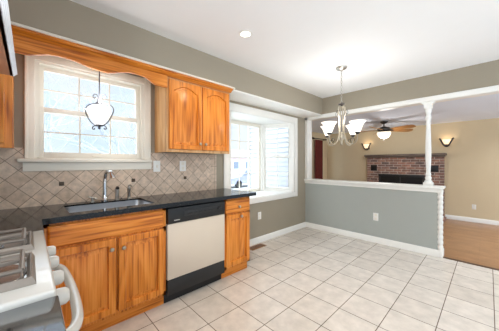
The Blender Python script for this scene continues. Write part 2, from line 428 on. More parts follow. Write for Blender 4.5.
w2 = sroot('window_2', (0, 2.8, .715))
c = MB()
cw = .075
c.box(0, .022, BY0-cw, BY0, BZ0-.085, BZ1+cw+.03, .004).box(0, .022, BY1, BY1+cw, BZ0-.085, BZ1+cw+.03, .004)
c.box(0, .022, BY0, BY1, BZ1, BZ1+cw+.03, .004).box(0, .022, BY0, BY1, BZ0-.085, BZ0, .004)
c.build('casing', M['white'], w2)
BX = -.5; FY0, FY1 = 2.33, 3.24
foot = [(0, BY0), (BX, FY0), (BX, FY1), (0, BY1)]
foot_o = [(-.141, BY0-.02), (BX-.12, FY0-.06), (BX-.12, FY1+.06), (-.141, BY1+.02)]
MB().prism([(-.0, BY0+.001), (BX-.06, FY0), (BX-.06, FY1), (0, BY1-.001)], 2, BZ0-.05, BZ0+.006, .002).build('window_seat', M['white'], w2)
MB().prism([(-.0, BY0+.001), (BX-.06, FY0), (BX-.06, FY1), (0, BY1-.001)], 2, BZ1-.004, BZ1+.05, .002).build('head_board', M['white'], w2)
MB().prism(foot_o, 2, BZ1+.05, BZ1+.2).build('bay_roof', M['siding'], w2)
MB().prism(foot_o, 2, BZ0-.25, BZ0-.05).build('bay_apron', M['siding'], w2)
for (p, q) in (((-.0, BY0), (BX, FY0)), ((0, BY1), (BX, FY1))):
    # flank sash: double hung, built in its own plane
    d = Vector((q[0]-p[0], q[1]-p[1], 0)); L = d.length; d.normalize(); nrm = Vector((-d.y, d.x, 0))
    ang = math.atan2(d.y, d.x)
    def flank(name, u0, u1, z0, z1, t0, t1, parent, mat):
        b = MB().box(u0, u1, t0, t1, z0, z1, .002 if name != 'glass' else 0)
        b.bm.transform(Matrix.Translation((p[0], p[1], 0)) @ Matrix.Rotation(ang, 4, 'Z')); return b.build(name, mat, parent)
    zb, zt, zm = BZ0+.006, BZ1-.004, 1.37
    fr = MB()
    for (a, b_, c0, c1) in ((0, .07, zb, zt), (L-.03, L, zb, zt)): fr.box(a, b_, -.05, .05, c0, c1, .003)
    fr.box(.07, L-.03, -.05, .05, zb, zb+.03).box(.07, L-.03, -.05, .05, zt-.03, zt)
    fr.bm.transform(Matrix.Translation((p[0], p[1], 0)) @ Matrix.Rotation(ang, 4, 'Z')); fr.build('window_frame', M['white'], w2)
    for (z0, z1, t0, t1) in ((zb+.03, zm+.02, -.004, .024), (zm-.02, zt-.03, -.034, -.006)):
        u0, u1 = .07, L-.03; st = .034
        if p[1] > 3: t0, t1 = -t1, -t0
        sa = MB()
        sa.box(u0, u0+st, t0, t1, z0, z1, .002).box(u1-st, u1, t0, t1, z0, z1, .002).box(u0+st, u1-st, t0, t1, z0, z0+.045, .002).box(u0+st, u1-st, t0, t1, z1-.045, z1, .002)
        um = (u0+u1)/2; tm = (t0+t1)/2
        sa.box(um-.006, um+.006, tm-.006, tm+.006, z0+.04, z1-.04).box(u0+st, u1-st, tm-.005, tm+.005, (z0+z1)/2-.006, (z0+z1)/2+.006)
        sa.bm.transform(Matrix.Translation((p[0], p[1], 0)) @ Matrix.Rotation(ang, 4, 'Z'))
        sh = sa.build('sash', M['white'], w2)
        g = MB().box(u0+st-.004, u1-st+.004, tm-.002, tm+.002, z0+.04, z1-.04)
        g.bm.transform(Matrix.Translation((p[0], p[1], 0)) @ Matrix.Rotation(ang, 4, 'Z')); g.build('glass', M['glass'], sh)
        if z0 < 1: 
            lk = MB().box(um-.05, um-.02, tm-.012, tm+.03, z1, z1+.012, .002).box(um+.03, um+.06, tm-.012, tm+.03, z1, z1+.012, .002)
            lk.bm.transform(Matrix.Translation((p[0], p[1], 0)) @ Matrix.Rotation(ang, 4, 'Z')); lk.build('sash_lock', M['nickel'], sh)
po = MB()
po.box(BX-.06, BX+.03, FY1-.06, FY1+.0, BZ0+.006, BZ1-.004, .003).box(BX-.06, BX+.03, FY0, FY0+.06, BZ0+.006, BZ1-.004, .003)
po.build('mullion', M['white'], w2)
grid_sash(w2, BX-.045, BX-.01, FY0+.06, FY1-.06, BZ0+.006, BZ1-.004, .035, .06, .05, 3, 4, mun=.014)

# ------------------------------------------------------------------ cabinet builders
def door_loops(u0, u1, v0, v1, th=.02, st=.048, arch=0.0, K=14):
    """nested outlines of a raised-panel door, optional cathedral arch on the top rail"""
    def loop(ins, top, d, ar):
        a, b, c, e = u0+ins, u1-ins, v0+ins, v1-top
        pts = [(a, c), (b, c)]
        for i in range(K+1):
            t = 1-i/K
            s = min(1, abs(2*t-1)/.9); s = 1-s*s
            pts.append((a+(b-a)*t, e-ar+ar*s))
        return (pts, d)
    r = st+.012
    return [loop(0, 0, 0, 0), loop(0, 0, th-.004, 0), loop(.004, .004, th, 0), loop(st, st, th, arch), loop(st+.006, st+.006, th-.015, arch),
            loop(st+.014, st+.014, th-.015, arch), loop(st+.042, st+.042, th-.001, arch)]
FX = lambda face: (lambda u, v, d: (face+d, u, v))
FYY = lambda face: (lambda u, v, d: (u, face+d, v))
def add_door(parent, face, u0, u1, v0, v1, name='door', arch=0, f=FX, mat=None, st=.048):
    return MB().loops(door_loops(u0, u1, v0, v1, st=st, arch=arch), f(face)).build(name, mat or M['oak_v'], parent)
def add_slab(parent, face, u0, u1, v0, v1, name='drawer', f=FX):
    l = lambda i, d: ([(u0+i, v0+i), (u1-i, v0+i), (u1-i, v1-i), (u0+i, v1-i)], d)
    return MB().loops([l(0, 0), l(0, .012), l(.012, .02), l(.014, .02)], f(face)).build(name, M['oak_h'], parent)
def add_knob(parent, x, y, z, axis='x', mat=None, r=.016):
    m = Matrix.Rotation(PI/2, 4, 'Y') if axis == 'x' else Matrix.Rotation(-PI/2, 4, 'X')
    MB().lathe([(.008, 0), (.006, .006), (.006, .012), (r, .018), (r*1.02, .022), (r*.8, .028), (r*.3, .031)], (x, y, z), 16, m).build('knob', mat or M['knob'], parent)

CF = .55       # face frame plane of the base cabinets
def base_cab(name, label, y0, y1):
    t = thing(name, label, 'cabinet', (CF/2, (y0+y1)/2, 0))
    b = MB()
    b.box(.01, CF-.01, y0, y1, .1, .66).box(.01, CF-.01, y0, y0+.018, .66, .868).box(.01, CF-.01, y1-.018, y1, .66, .868).box(CF-.02, CF-.008, y0, y1, .66, .868).box(CF-.02, CF, y0, y0+.035, .1, .868).box(CF-.02, CF, y1-.03, y1, .1, .868)
    b.box(CF-.02, CF, y0, y1, .1, .135).box(CF-.02, CF, y0, y1, .66, .70).box(CF-.02, CF, y0, y1, .835, .868)
    b.build('body', M['oak_v'], t)
    MB().box(CF-.06, CF-.045, y0, y1, 0, .1).build('toe_kick', M['oak_h'], t)
    return t
sc = base_cab('sink_base_cabinet', 'oak base cabinet under the sink with two raised panel doors', .06, .862)
add_slab(sc, CF, .085, .838, .70, .845, 'false_drawer_front')
d = add_door(sc, CF, .085, .472, .125, .685); add_knob(d, CF+.02, .44, .612)
d = add_door(sc, CF, .490, .838, .125, .685); add_knob(d, CF+.02, .52, .607)
nc = base_cab('narrow_base_cabinet', 'narrow oak base cabinet with one drawer at the counter end', 1.50, 1.878)
d = add_slab(nc, CF, 1.52, 1.858, .70, .845); add_knob(d, CF+.02, 1.69, .765, mat=M['nickel'])
d = add_door(nc, CF, 1.52, 1.858, .125, .685); add_knob(d, CF+.02, 1.72, .655, mat=M['nickel'])
cb = thing('corner_base_cabinet', 'oak corner base cabinet between the white stove and the sink cabinet', 'cabinet', (.6, -.3, 0))
MB().box(.02, .955, -.61, .015, .1, .868).build('body', M['oak_v'], cb)
MB().box(.5, .955, -.06, -.045, 0, .1).build('toe_kick', M['oak_h'], cb)
add_slab(cb, .015, .62, .945, .70, .845, f=FYY); add_door(cb, .015, .62, .945, .125, .685, f=FYY)
c2 = thing('near_base_cabinet', 'oak base cabinet on the camera side of the white stove', 'cabinet', (2.05, -.3, 0))
MB().box(1.73, 2.38, -.61, .015, .1, .868).build('body', M['oak_v'], c2)
MB().box(1.73, 2.38, -.06, -.045, 0, .1).build('toe_kick', M['oak_h'], c2)
add_slab(c2, .015, 1.75, 2.36, .70, .845, f=FYY); add_door(c2, .015, 1.75, 2.05, .125, .685, f=FYY); add_door(c2, .015, 2.06, 2.36, .125, .685, f=FYY)

# countertops
SX0, SX1, SY0, SY1 = .13, .50, .20, .79       # sink cut-out
ct = MB()
CX = .605; T0, T1 = .868, .905
ct.box(.0, SX0, -.61, 1.935, T0, T1).box(SX1, CX, .056, 1.935, T0, T1, 0).box(SX0, SX1, -.61, SY0, T0, T1).box(SX0, SX1, SY1, 1.935, T0, T1)
ct.box(SX1, .960, -.61, .056, T0, T1)
tag(ct.build('countertop', M['granite'], loc=(.3, .6, T0)), 'long black granite countertop along the window wall holding the sink', 'countertop')
tag(MB().box(1.722, 2.40, -.61, .056, T0, T1, .004).build('countertop', M['granite_near'], loc=(2.05, -.3, T0)), 'short black granite countertop in the near corner beside the white stove', 'countertop')

# sink
sk = thing('kitchen_sink', 'stainless undermount sink set in the black countertop under the window', 'sink', (.315, .495, T0))
s = MB(); a = .008
def rr(i, n=5, r=.05):
    x0, x1, y0, y1 = SX0-.004+i, SX1+.004-i, SY0-.004+i, SY1+.004-i; P = []
    for cx_, cy_, a0 in ((x1-r, y1-r, 0), (x0+r, y1-r, 90), (x0+r, y0+r, 180), (x1-r, y0+r, 270)):
        for k in range(n+1):
            t = math.radians(a0+90*k/n); P.append((cx_+r*math.cos(t), cy_+r*math.sin(t)))
    return P
s.loops([(rr(.006), .70), (rr(.006), .893), (rr(.009), .893), (rr(.013), .74), (rr(.035), .705)], lambda u, v, d: (u, v, d))
s.build('basin', M['steel'], sk)
MB().lathe([(.0, .704), (.042, .704), (.045, .709), (.03, .711), (.0, .709)], (.3, .5, 0), 18).build('drain', M['chrome'], sk)

fa = thing('kitchen_faucet', 'chrome pull out faucet arched over the sink', 'faucet', (.07, .5, T1))
MB().lathe([(.028, T1), (.028, T1+.008), (.02, T1+.018), (.018, T1+.06), (.0165, T1+.1)], (.07, .5, 0), 18).build('base', M['chrome'], fa)
MB().tube(spline([(.07, .5, T1+.09), (.068, .5, T1+.18), (.085, .505, T1+.245), (.12, .512, T1+.27), (.145, .52, T1+.268)]), [.0155]*8+[.0145]*17, 12).build('spout', M['chrome'], fa)
MB().tube(spline([(.142, .519, T1+.268), (.168, .527, T1+.258), (.19, .534, T1+.228), (.196, .536, T1+.208)]), [.016+.0006*i for i in range(19)], 12).build('spray_head', M['chrome'], fa)
lv = thing('faucet_lever', 'short dark metal lever handle standing left of the chrome faucet', 'faucet lever', (.07, .405, T1))
MB().lathe([(.02, T1), (.02, T1+.006), (.012, T1+.012), (.012, T1+.035)], (.07, .405, 0), 14).build('base', M['nickel'], lv)
MB().tube([(.06, .44, T1+.02), (.07, .405, T1+.038), (.085, .375, T1+.05)], [.006, .008, .006], 8).build('lever', M['nickel'], lv)
sp = thing('side_sprayer', 'stubby chrome side sprayer just right of the faucet', 'sprayer', (.07, .60, T1))
MB().lathe([(.024, T1), (.024, T1+.006), (.016, T1+.012), (.018, T1+.07), (.02, T1+.1), (.012, T1+.11)], (.07, .60, 0), 14).build('body', M['nickel'], sp)
MB().tube([(.07, .6, T1+.095), (.09, .6, T1+.115), (.11, .602, T1+.108)], [.015, .014, .010], 10).build('nozzle', M['black_soft'], sp)
sd = thing('soap_dispenser', 'slim chrome soap pump rightmost behind the sink', 'soap dispenser', (.07, .705, T1))
MB().lathe([(.022, T1), (.022, T1+.006), (.014, T1+.012), (.014, T1+.075), (.017, T1+.08), (.017, T1+.105), (.008, T1+.11), (.008, T1+.13)], (.07, .705, 0), 14).build('pump', M['nickel'], sd)
MB().tube([(.07, .705, T1+.128), (.1, .71, T1+.132), (.12, .713, T1+.118)], .0065, 8).build('spout', M['nickel'], sd)

# tile backsplash
bs = thing('tile_backsplash', 'beige diagonal tile backsplash with small dark accents above the counter', 'backsplash', (0, .6, T1))
b = MB().box(.001, .009, -.61, -.027, T1, 1.368).box(.001, .009, -.027, .934, T1, 1.186).box(.001, .009, .934, 1.70, T1, 1.36)
b.build('tile_field', M['splash'], bs)
MB().box(.001, .009, 1.70, 1.79, T1, 1.36).build('tile_border', M['splash_border'], bs)
for y in (.198, .763, 1.335):
    MB().box(.004, .014, y-.017, y+.017, 1.058, 1.092, .002).build('accent_tile', M['accent'], bs)

# dishwasher
dw = thing('dishwasher', 'almond and black dishwasher between two oak base cabinets', 'dishwasher', (.3, 1.18, 0))
Y0, Y1 = .866, 1.496
MB().box(.03, CF-.01, Y0, Y1, .1, .862).build('tub', M['black_soft'], dw)
MB().box(CF-.012, CF+.022, Y0+.004, Y1-.004, .225, .712, .004).build('door_panel', M['almond'], dw)
cp = MB().box(CF-.012, CF+.028, Y0+.004, Y1-.004, .715, .85, .005).build('control_panel', M['black'], dw)
MB().box(CF+.026, CF+.032, Y0+.16, Y1-.05, .765, .81, .002).build('button_strip', M['black_soft'], cp)
MB().lathe([(.02, 0), (.02, .012), (.016, .016)], (CF+.027, Y1-.08, .785), 16, Matrix.Rotation(PI/2, 4, 'Y')).build('dial', M['black_soft'], cp)
for k in range(5): MB().box(CF+.03, CF+.035, Y0+.2+.055*k, Y0+.235+.055*k, .778, .797, .002).build('button', M['black'], cp)
MB().box(CF+.027, CF+.029, Y0+.06, Y0+.115, .738, .746).build('badge', M['nickel'], cp)
MB().box(CF-.012, CF+.02, Y0+.004, Y1-.004, .09, .220, .004).build('lower_panel', M['black_soft'], dw)
MB().box(CF-.06, CF-.045, Y0, Y1, 0, .1).build('toe_kick', M['black'], dw)

# upper cabinets
def upper(name, label, y0, y1, z0, z1, doors, sides):
    t = thing(name, label, 'cabinet', (.15, (y0+y1)/2, z0))
    MB().box(.002, .30, y0+.004, y1-.004, z0+.012, z1).box(.28, .302, y0, y1, z0, z1, .002).box(.002, .29, y0, y0+.006, z0, z1).build('body', M[sides], t)
    for (a, b_, ky) in doors:
        d = add_door(t, .302, a, b_, z0+.03, z1-.02, arch=.05)
        add_knob(d, .322, ky, z0+.095)
    return t
upper('wall_cabinet', 'oak wall cabinet with two arched doors right of the sink window', .98, 1.775, 1.36, 2.105, ((1.0, 1.368, 1.342), (1.385, 1.755, 1.412)), 'oak_lit')
upper('wall_cabinet', 'oak wall cabinet at the left edge beside the sink window', -.60, -.078, 1.35, 2.105, ((-.585, -.345, -.37), (-.335, -.115, -.31)), 'oak_v')
# valance: scalloped board
pr = [(-.075, 1.989), (-.015, 1.991), (.01, 1.994), (.04, 2.005), (.098, 2.026), (.15, 2.033), (.192, 2.033), (.252, 2.028), (.316, 2.014), (.365, 2.003), (.407, 1.999), (.477, 1.998), (.52, 2.009), (.555, 2.022), (.61, 2.038), (.649, 2.045), (.70, 2.047), (.749, 2.043), (.79, 2.028), (.826, 2.008), (.85, 1.995), (.874, 1.988), (.98, 1.988)]
tag(MB().prism(pr+[(.98, 2.105), (-.075, 2.105)], 0, .302, .322).build('valance', M['oak_h'], loc=(.31, .45, 2.0)), 'scalloped oak valance board across the top of the sink window', 'valance')
tag(MB().prism([(.30, 2.105), (.326, 2.105), (.336, 2.113), (.348, 2.122), (.366, 2.130), (.366, 2.145), (.30, 2.145)], 1, -.6, 1.777).build('crown_moulding', M['oak_h'], loc=(.3, .6, 2.105)), 'long oak crown moulding under the soffit above valance and cabinets', 'moulding')
# cabinet and hood over the stove
oc = thing('hood_cabinet', 'oak wall cabinet above the range hood', 'cabinet', (1.34, -.45, 1.8))
MB().box(.80, 1.72, -.615, -.30, 1.80, 2.45).build('body', M['oak_v'], oc)
for a in (.82, 1.27): add_door(oc, -.30, a, a+.43, 1.83, 2.42, f=FYY)
hd = thing('range_hood', 'slim range hood with a ridged pale front lip at the left edge', 'range hood', (1.26, -.3, 1.70))
MB().box(.795, 1.73, -.615, -.07, 1.712, 1.795, .006).build('body', M['hood'], hd)
MB().box(.80, 1.725, -.61, -.058, 1.70, 1.713, .002).build('underside', M['filter'], hd)
lp = MB(); 
lp.prism([(-.058, 1.70), (-.044, 1.714), (-.044, 1.722), (-.07, 1.735), (-.07, 1.70)], 0, .795, 1.73)
for k in range(4):
    lp.tube([(.795, -.057+.0036*k, 1.702+.0036*k), (1.73, -.057+.0036*k, 1.702+.0036*k)], .0014, 6)
lp.build('front_lip', M['hood'], hd)

# ------------------------------------------------------------------ stove
st = thing('gas_stove', 'white gas stove with grey burner grates at the left edge', 'stove', (1.34, -.28, 0))
SX, SXE, SYF = .965, 1.717, .053
MB().box(SX+.004, SXE-.004, -.60, .02, .02, .885).build('body', M['enamel'], st)
tp = MB().box(SX, SXE, -.61, SYF, .885, .918, .009, 3)
tp.build('cooktop', M['enamel'], st)
MB().box(SX, SXE, -.615, -.57, .918, 1.02, .008).build('backguard', M['enamel'], st)
MB().box(SX+.004, SXE-.004, .018, .046, .785, .884, .006).build('control_panel', M['enamel'], st)
od = MB().box(SX+.01, SXE-.01, .02, .05, .20, .775, .008).build('oven_door', M['enamel'], st)
MB().box(SX+.12, SXE-.12, .046, .053, .34, .64, .002).build('window', M['black'], od)
hz = .745
MB().tube(spline([(1.03, .045, hz), (1.035, .085, hz), (1.09, .112, hz), (1.2, .122, hz), (1.34, .125, hz), (1.48, .122, hz), (1.59, .112, hz), (1.645, .085, hz), (1.65, .045, hz)], 7), .0165, 12).build('handle', M['enamel'], od)
MB().box(SX+.01, SXE-.01, .02, .045, .04, .185, .006).build('storage_drawer', M['enamel'], st)
for x in (1.09, 1.25, 1.43, 1.59):
    k = MB().lathe([(.031, 0), (.031, .01), (.026, .014), (.025, .036), (.018, .045), (.0, .047)], (x, .046, .838), 20, Matrix.Rotation(-PI/2, 4, 'X'))
    k.build('knob', M['enamel'], st)
for (x, y) in ((1.165, -.115), (1.515, -.115), (1.165, -.42), (1.515, -.42)):
    MB().lathe([(.115, .918), (.112, .921), (.085, .9195), (.03, .919), (0, .919)], (x, y, 0), 24).build('drip_pan', M['pan'], st)
    MB().lathe([(.042, .919), (.045, .93), (.04, .937), (.0, .938)], (x, y, 0), 20).build('burner', M['pan'], st)
    g = MB(); h = .118; zt = .955
    sq = lambda k, z_: ([(x-k, y-k), (x+k, y-k), (x+k, y+k), (x-k, y+k)], z_)
    ring = bmesh.new(); rs = [[ring.verts.new((u, v, z_)) for u, v in pts] for pts, z_ in (sq(.130, .919), sq(.122, .938), sq(.117, .938), sq(.110, .921))]
    for p_, q_ in zip(rs, rs[1:]):
        for i in range(4): ring.faces.new((p_[i], p_[(i+1) % 4], q_[(i+1) % 4], q_[i]))
    bmesh.ops.recalc_face_normals(ring, faces=ring.faces[:]); g._merge(ring)
    for dx in (-.1, .1): g.tube([(x+dx, y-.1, .925), (x+dx, y-.1, zt), (x+dx, y+.1, zt), (x+dx, y+.1, .925)], .0065, 8)
    for dy in (-.1, .1): g.tube([(x-.1, y+dy, zt), (x+.1, y+dy, zt)], .0065, 8)
    for (ux, uy) in ((1, 0), (-1, 0), (0, 1), (0, -1)):
        g.box(min(x+ux*.035, x+ux*h)-(.007 if ux == 0 else 0), max(x+ux*.035, x+ux*h)+(.007 if ux == 0 else 0), min(y+uy*.035, y+uy*(h-.008))-(.007 if uy == 0 else 0), max(y+uy*.035, y+uy*(h-.008))+(.007 if uy == 0 else 0), zt-.008, zt+.004, .002)
    g.build('grate', M['grate'], st)

# ------------------------------------------------------------------ plates on the walls
def plate(name, label, cat, at, facing, w_=.07, h_=.115, kind='outlet', n=1, group=None):
    x, y, z = at
    t = thing(name, label, cat, at, group)
    def bx(u0, u1, v0, v1, d0, d1, bev, nm, mat):
        m = MB()
        if facing == 'x': m.box(x+d0, x+d1, y+u0, y+u1, z+v0, z+v1, bev)
        else: m.box(x+u0, x+u1, y-d1, y-d0, z+v0, z+v1, bev)
        return m.build(nm, mat, t)
    bx(-w_/2, w_/2, -h_/2, h_/2, 0, .006, .0015, 'cover_plate', M['white'])
    for i in range(n):
        o = (i-(n-1)/2)*.046
        if kind == 'outlet':
            for dz in (-.026, .026): bx(o-.016, o+.016, dz-.017, dz+.017, .004, .0085, .002, 'socket', M['cream'])
        else: bx(o-.008, o+.008, -.016, .016, .004, .016, .002, 'toggle', M['cream'])
plate('light_switch', 'white switch plate on the tiles at the right end of the window sill', 'switch', (.009, 1.0, 1.215), 'x', .075, .12, 'switch', 1)
plate('wall_outlet', 'white outlet plate on the tile backsplash below the wall cabinet', 'outlet', (.009, 1.305, 1.215), 'x', .078, .12)
plate('wall_outlet', 'white outlet on the grey wall below the bay window', 'outlet', (0, 2.62, .42), 'x')
plate('wall_outlet', 'white outlet on the grey half wall', 'outlet', (1.275, HY, .405), 'y', .075, .12)
plate('wall_outlet', 'pale outlet on the yellow far wall right of the fireplace', 'outlet', (2.26, BW, .21), 'y')

# floor vent
fv = thing('floor_vent', 'brown metal floor vent by the baseboard past the counter end', 'floor vent', (.12, 2.45, 0))
MB().box(.05, .175, 2.30, 2.60, 0, .005, .002).build('frame', M['vent'], fv)
v = MB()
for k in range(12): v.box(.065, .16, 2.318+.0225*k, 2.328+.0225*k, .004, .007)
v.build('slats', M['darkwood'], fv)

# ------------------------------------------------------------------ turned post on the cap and rope trim at the half wall's end
tp = thing('turned_post', 'slim white turned post standing on the half wall cap', 'post', (1.925, 3.98, .938))
MB().box(1.925-.052, 1.925+.052, 3.98-.052, 3.98+.052, .938, .985, .004).build('base_block', M['white'], tp)
MB().lathe([(.044, .985), (.046, .995), (.042, 1.005), (.03, 1.012), (.034, 1.03), (.037, 1.045), (.033, 1.06), (.026, 1.07), (.032, 1.085), (.032, 1.1), (.025, 1.12), (.028, 1.2), (.033, 1.32), (.034, 1.45), (.03, 1.6), (.026, 1.72), (.024, 1.78), (.030, 1.79), (.030, 1.80), (.025, 1.81), (.028, 1.84), (.034, 1.87), (.034, 1.885), (.026, 1.9), (.03, 1.93), (.036, 1.97), (.036, 2.0)], (1.925, 3.98, 0), 20).build('shaft', M['white'], tp)
MB().box(1.925-.045, 1.925+.045, 3.98-.045, 3.98+.045, 2.0, 2.055, .004).prism([(1.845, 2.086), (2.005, 2.086), (1.965, 2.05), (1.885, 2.05)], 1, 3.93, 4.03).build('capital', M['white'], tp)
rt = MB(); z = .1; prof = [(.026, .092)]
while z < .84:
    prof += [(.024, z), (.030, z+.014), (.031, z+.049), (.024, z+.063)]; z += .066
prof.append((.03, .856))
rt.lathe(prof, (2.058, HY+.012, 0), 16)
rt.box(2.045, 2.085, HY-.02, HY+.13, 0, .095, .004)
structure(rt.build('trim_7', M['white']))

# ------------------------------------------------------------------ lights that hang or sit in the ceiling
cl = thing('recessed_light', 'round white recessed light in the kitchen ceiling', 'ceiling light', (.943, 1.448, CZ))
MB().lathe([(.045, CZ-.001), (.064, CZ-.001), (.064, CZ-.005), (.045, CZ-.009)], (.943, 1.448, 0), 32, cap=False).build('trim_ring', M['white'], cl)
MB().lathe([(.0, CZ-.002), (.046, CZ-.002), (.046, CZ-.005), (.0, CZ-.006)], (.943, 1.448, 0), 32).build('lens', M['can'], cl)

# pendant over the sink
px, py = .185, .437
pd = thing('pendant_light', 'white glass pendant in an iron scroll frame before the sink window', 'pendant', (px, py, 2.145))
MB().lathe([(.055, 2.145), (.055, 2.138), (.03, 2.128), (.01, 2.122)], (px, py, 0), 20).build('canopy', M['iron'], pd)
MB().tube([(px, py, 2.13), (px, py, 1.80)], .0045, 8).build('rod', M['iron'], pd)
MB().lathe([(.008, 1.80), (.014, 1.79), (.02, 1.775), (.022, 1.755), (.016, 1.745)], (px, py, 0), 14).build('socket', M['iron'], pd)
MB().lathe([(.022, 1.748), (.055, 1.738), (.084, 1.722), (.092, 1.702), (.087, 1.68), (.07, 1.642), (.05, 1.605), (.034, 1.577), (.0, 1.575)], (px, py, 0), 28).build('glass_shade', M['pendant'], pd)
for k in range(2):
    a = math.radians(46)+PI*k; ca, sa = math.cos(a), math.sin(a)
    R = lambda r, z: (px+ca*r, py+sa*r, z)
    f = MB()
    f.tube(spline([R(.008, 1.80), R(.03, 1.765), R(.085, 1.752), R(.118, 1.722), R(.12, 1.69), R(.098, 1.64), R(.066, 1.595), R(.02, 1.566)]), .0046, 8)
    f.tube(spline([R(.006, 1.80), R(.02, 1.835), R(.045, 1.84), R(.055, 1.82), R(.042, 1.808), R(.032, 1.82)]), .0042, 8)
    f.tube(spline([R(.01, 1.568), R(.035, 1.572), R(.055, 1.562), R(.06, 1.545), R(.045, 1.54), R(.04, 1.551)]), .0042, 8)
    f.build('scroll', M['iron'], pd)
MB().lathe([(.03, 1.578), (.026, 1.567), (.008, 1.56), (.01, 1.548), (.003, 1.538)], (px, py, 0), 14).build('finial', M['iron'], pd)

add_light('POINT', 'pendant_bulb', (px+.05, py, 1.80), 2.6, (.97, .98, 1), .03)

# chandelier
hx, hy = 1.222, 2.833
ch = thing('chandelier', 'champagne metal chandelier with lit bell glass shades', 'chandelier', (hx, hy, CZ))
MB().lathe([(.065, CZ), (.065, CZ-.008), (.055, CZ-.022), (.02, CZ-.034), (.008, CZ-.045)], (hx, hy, 0), 24).build('canopy', M['nickel'], ch)
chn = MB(); z = CZ-.04
i = 0
while z > 2.0:
    a = (PI/2)*(i % 2); L = .038
    chn.tube([(hx+math.cos(a)*.009*math.cos(t), hy+math.sin(a)*.009*math.cos(t), z-L/2+L/2*math.sin(t)) for t in [2*PI*k/10 for k in range(10)]], .0026, 6, True)
    z -= .031; i += 1
chn.build('chain', M['nickel'], ch)
MB().lathe([(.012, 1.64), (.026, 1.6), (.034, 1.575), (.03, 1.55), (.014, 1.53), (.012, 1.505), (.018, 1.49), (.004, 1.47)], (hx, hy, 0), 20).build('column', M['champagne'], ch)
MB().lathe([(.006, 2.015), (.014, 2.005), (.038, 1.995), (.04, 1.985), (.03, 1.972), (.012, 1.965)], (hx, hy, 0), 20).build('hub', M['bronze'], ch)
view = math.radians(46.18)    # arms turned so that none hangs in front of the column
for k in range(4):
    a = view+math.radians(30)+k*PI/2; ca, sa = math.cos(a), math.sin(a)
    R = lambda r, z: (hx+ca*r, hy+sa*r, z)
    am = MB()
    am.tube(spline([R(.016, 1.975), R(.045, 1.955), R(.056, 1.90), R(.042, 1.80), R(.034, 1.70), R(.045, 1.60), R(.085, 1.51), R(.145, 1.478), R(.20, 1.50), R(.22, 1.55), R(.222, 1.60)], 7), .0058, 8)
    arm = am.build('arm', M['champagne'], ch)
    MB().tube(spline([R(.04, 1.84), R(.055, 1.89), R(.08, 1.90), R(.092, 1.87), R(.08, 1.85), R(.072, 1.862)]), .0025, 8).build('scroll', M['bronze'], arm)
    MB().tube(spline([R(.19, 1.505), R(.175, 1.545), R(.14, 1.55), R(.125, 1.525), R(.14, 1.512)]), .0035, 8).build('curl', M['bronze'], arm)
    MB().tube(spline([R(.03, 1.60), R(.016, 1.72), R(.02, 1.85), R(.012, 1.965)]), .0045, 8).build('inner_rod', M['champagne'], arm)
    MB().lathe([(.012, 1.59), (.026, 1.6), (.028, 1.612), (.018, 1.622)], R(.222, 0), 16).build('cup', M['bronze'], arm)
    MB().lathe([(.02, 1.615), (.03, 1.618), (.042, 1.65), (.052, 1.68), (.066, 1.71), (.092, 1.74), (.0895, 1.741), (.063, 1.71), (.048, 1.68), (.038, 1.65), (.027, 1.624), (.01, 1.622)], R(.222, 0), 24).build('shade', M['shade'], ch)
    add_light('POINT', 'chandelier_bulb', R(.222, 1.80), 1.8, (.97, .98, 1), .03)

# ------------------------------------------------------------------ family room
fx, fy = .735, 6.23
fn = thing('ceiling_fan', 'dark bronze ceiling fan with oak blades and a lit bowl', 'ceiling fan', (fx, fy, FC))
MB().lathe([(.085, FC), (.085, FC-.012), (.06, FC-.045), (.022, FC-.06)], (fx, fy, 0), 24).build('canopy', M['bronze'], fn)
MB().lathe([(.014, FC-.05), (.014, 2.12)], (fx, fy, 0), 12).build('downrod', M['bronze'], fn)
MB().lathe([(.03, 2.14), (.06, 2.125), (.12, 2.11), (.145, 2.08), (.14, 2.04), (.11, 2.015), (.13, 2.0), (.14, 1.99), (.05, 1.985)], (fx, fy, 0), 28).build('motor', M['bronze'], fn)
MB().lathe([(.148, 1.998), (.152, 1.985), (.145, 1.94), (.115, 1.885), (.06, 1.853), (.0, 1.845)], (fx, fy, 0), 28).build('light_bowl', M['bowl'], fn)
MB().lathe([(.012, 1.846), (.014, 1.835), (.006, 1.825), (.008, 1.812), (.002, 1.805)], (fx, fy, 0), 12).build('finial', M['bronze'], fn)
add_light('POINT', 'fan_bulb', (fx+.0, fy, 1.78), 15, (1, .97, .95), .08)
for k in range(5):
    T = Matrix.Translation((fx, fy, 2.05)) @ Matrix.Rotation(math.radians(46.18+4+72*k), 4, 'Z')
    br = MB().box(.12, .24, -.025, .025, -.01, .002, .004); br.bm.transform(T)
    bk = br.build('blade_bracket', M['bronze'], fn)
    bl = MB(); pts = [(.2, -.055), (.35, -.07), (.6, -.08), (.69, -.07), (.725, -.04), (.73, 0), (.725, .04), (.69, .07), (.6, .08), (.35, .07), (.2, .055)]
    bl.prism(pts, 2, -.004, .004, 0); bl.bm.transform(T @ Matrix.Rotation(math.radians(-16), 4, 'X'))
    bl.build('blade', M['blade'], fn)

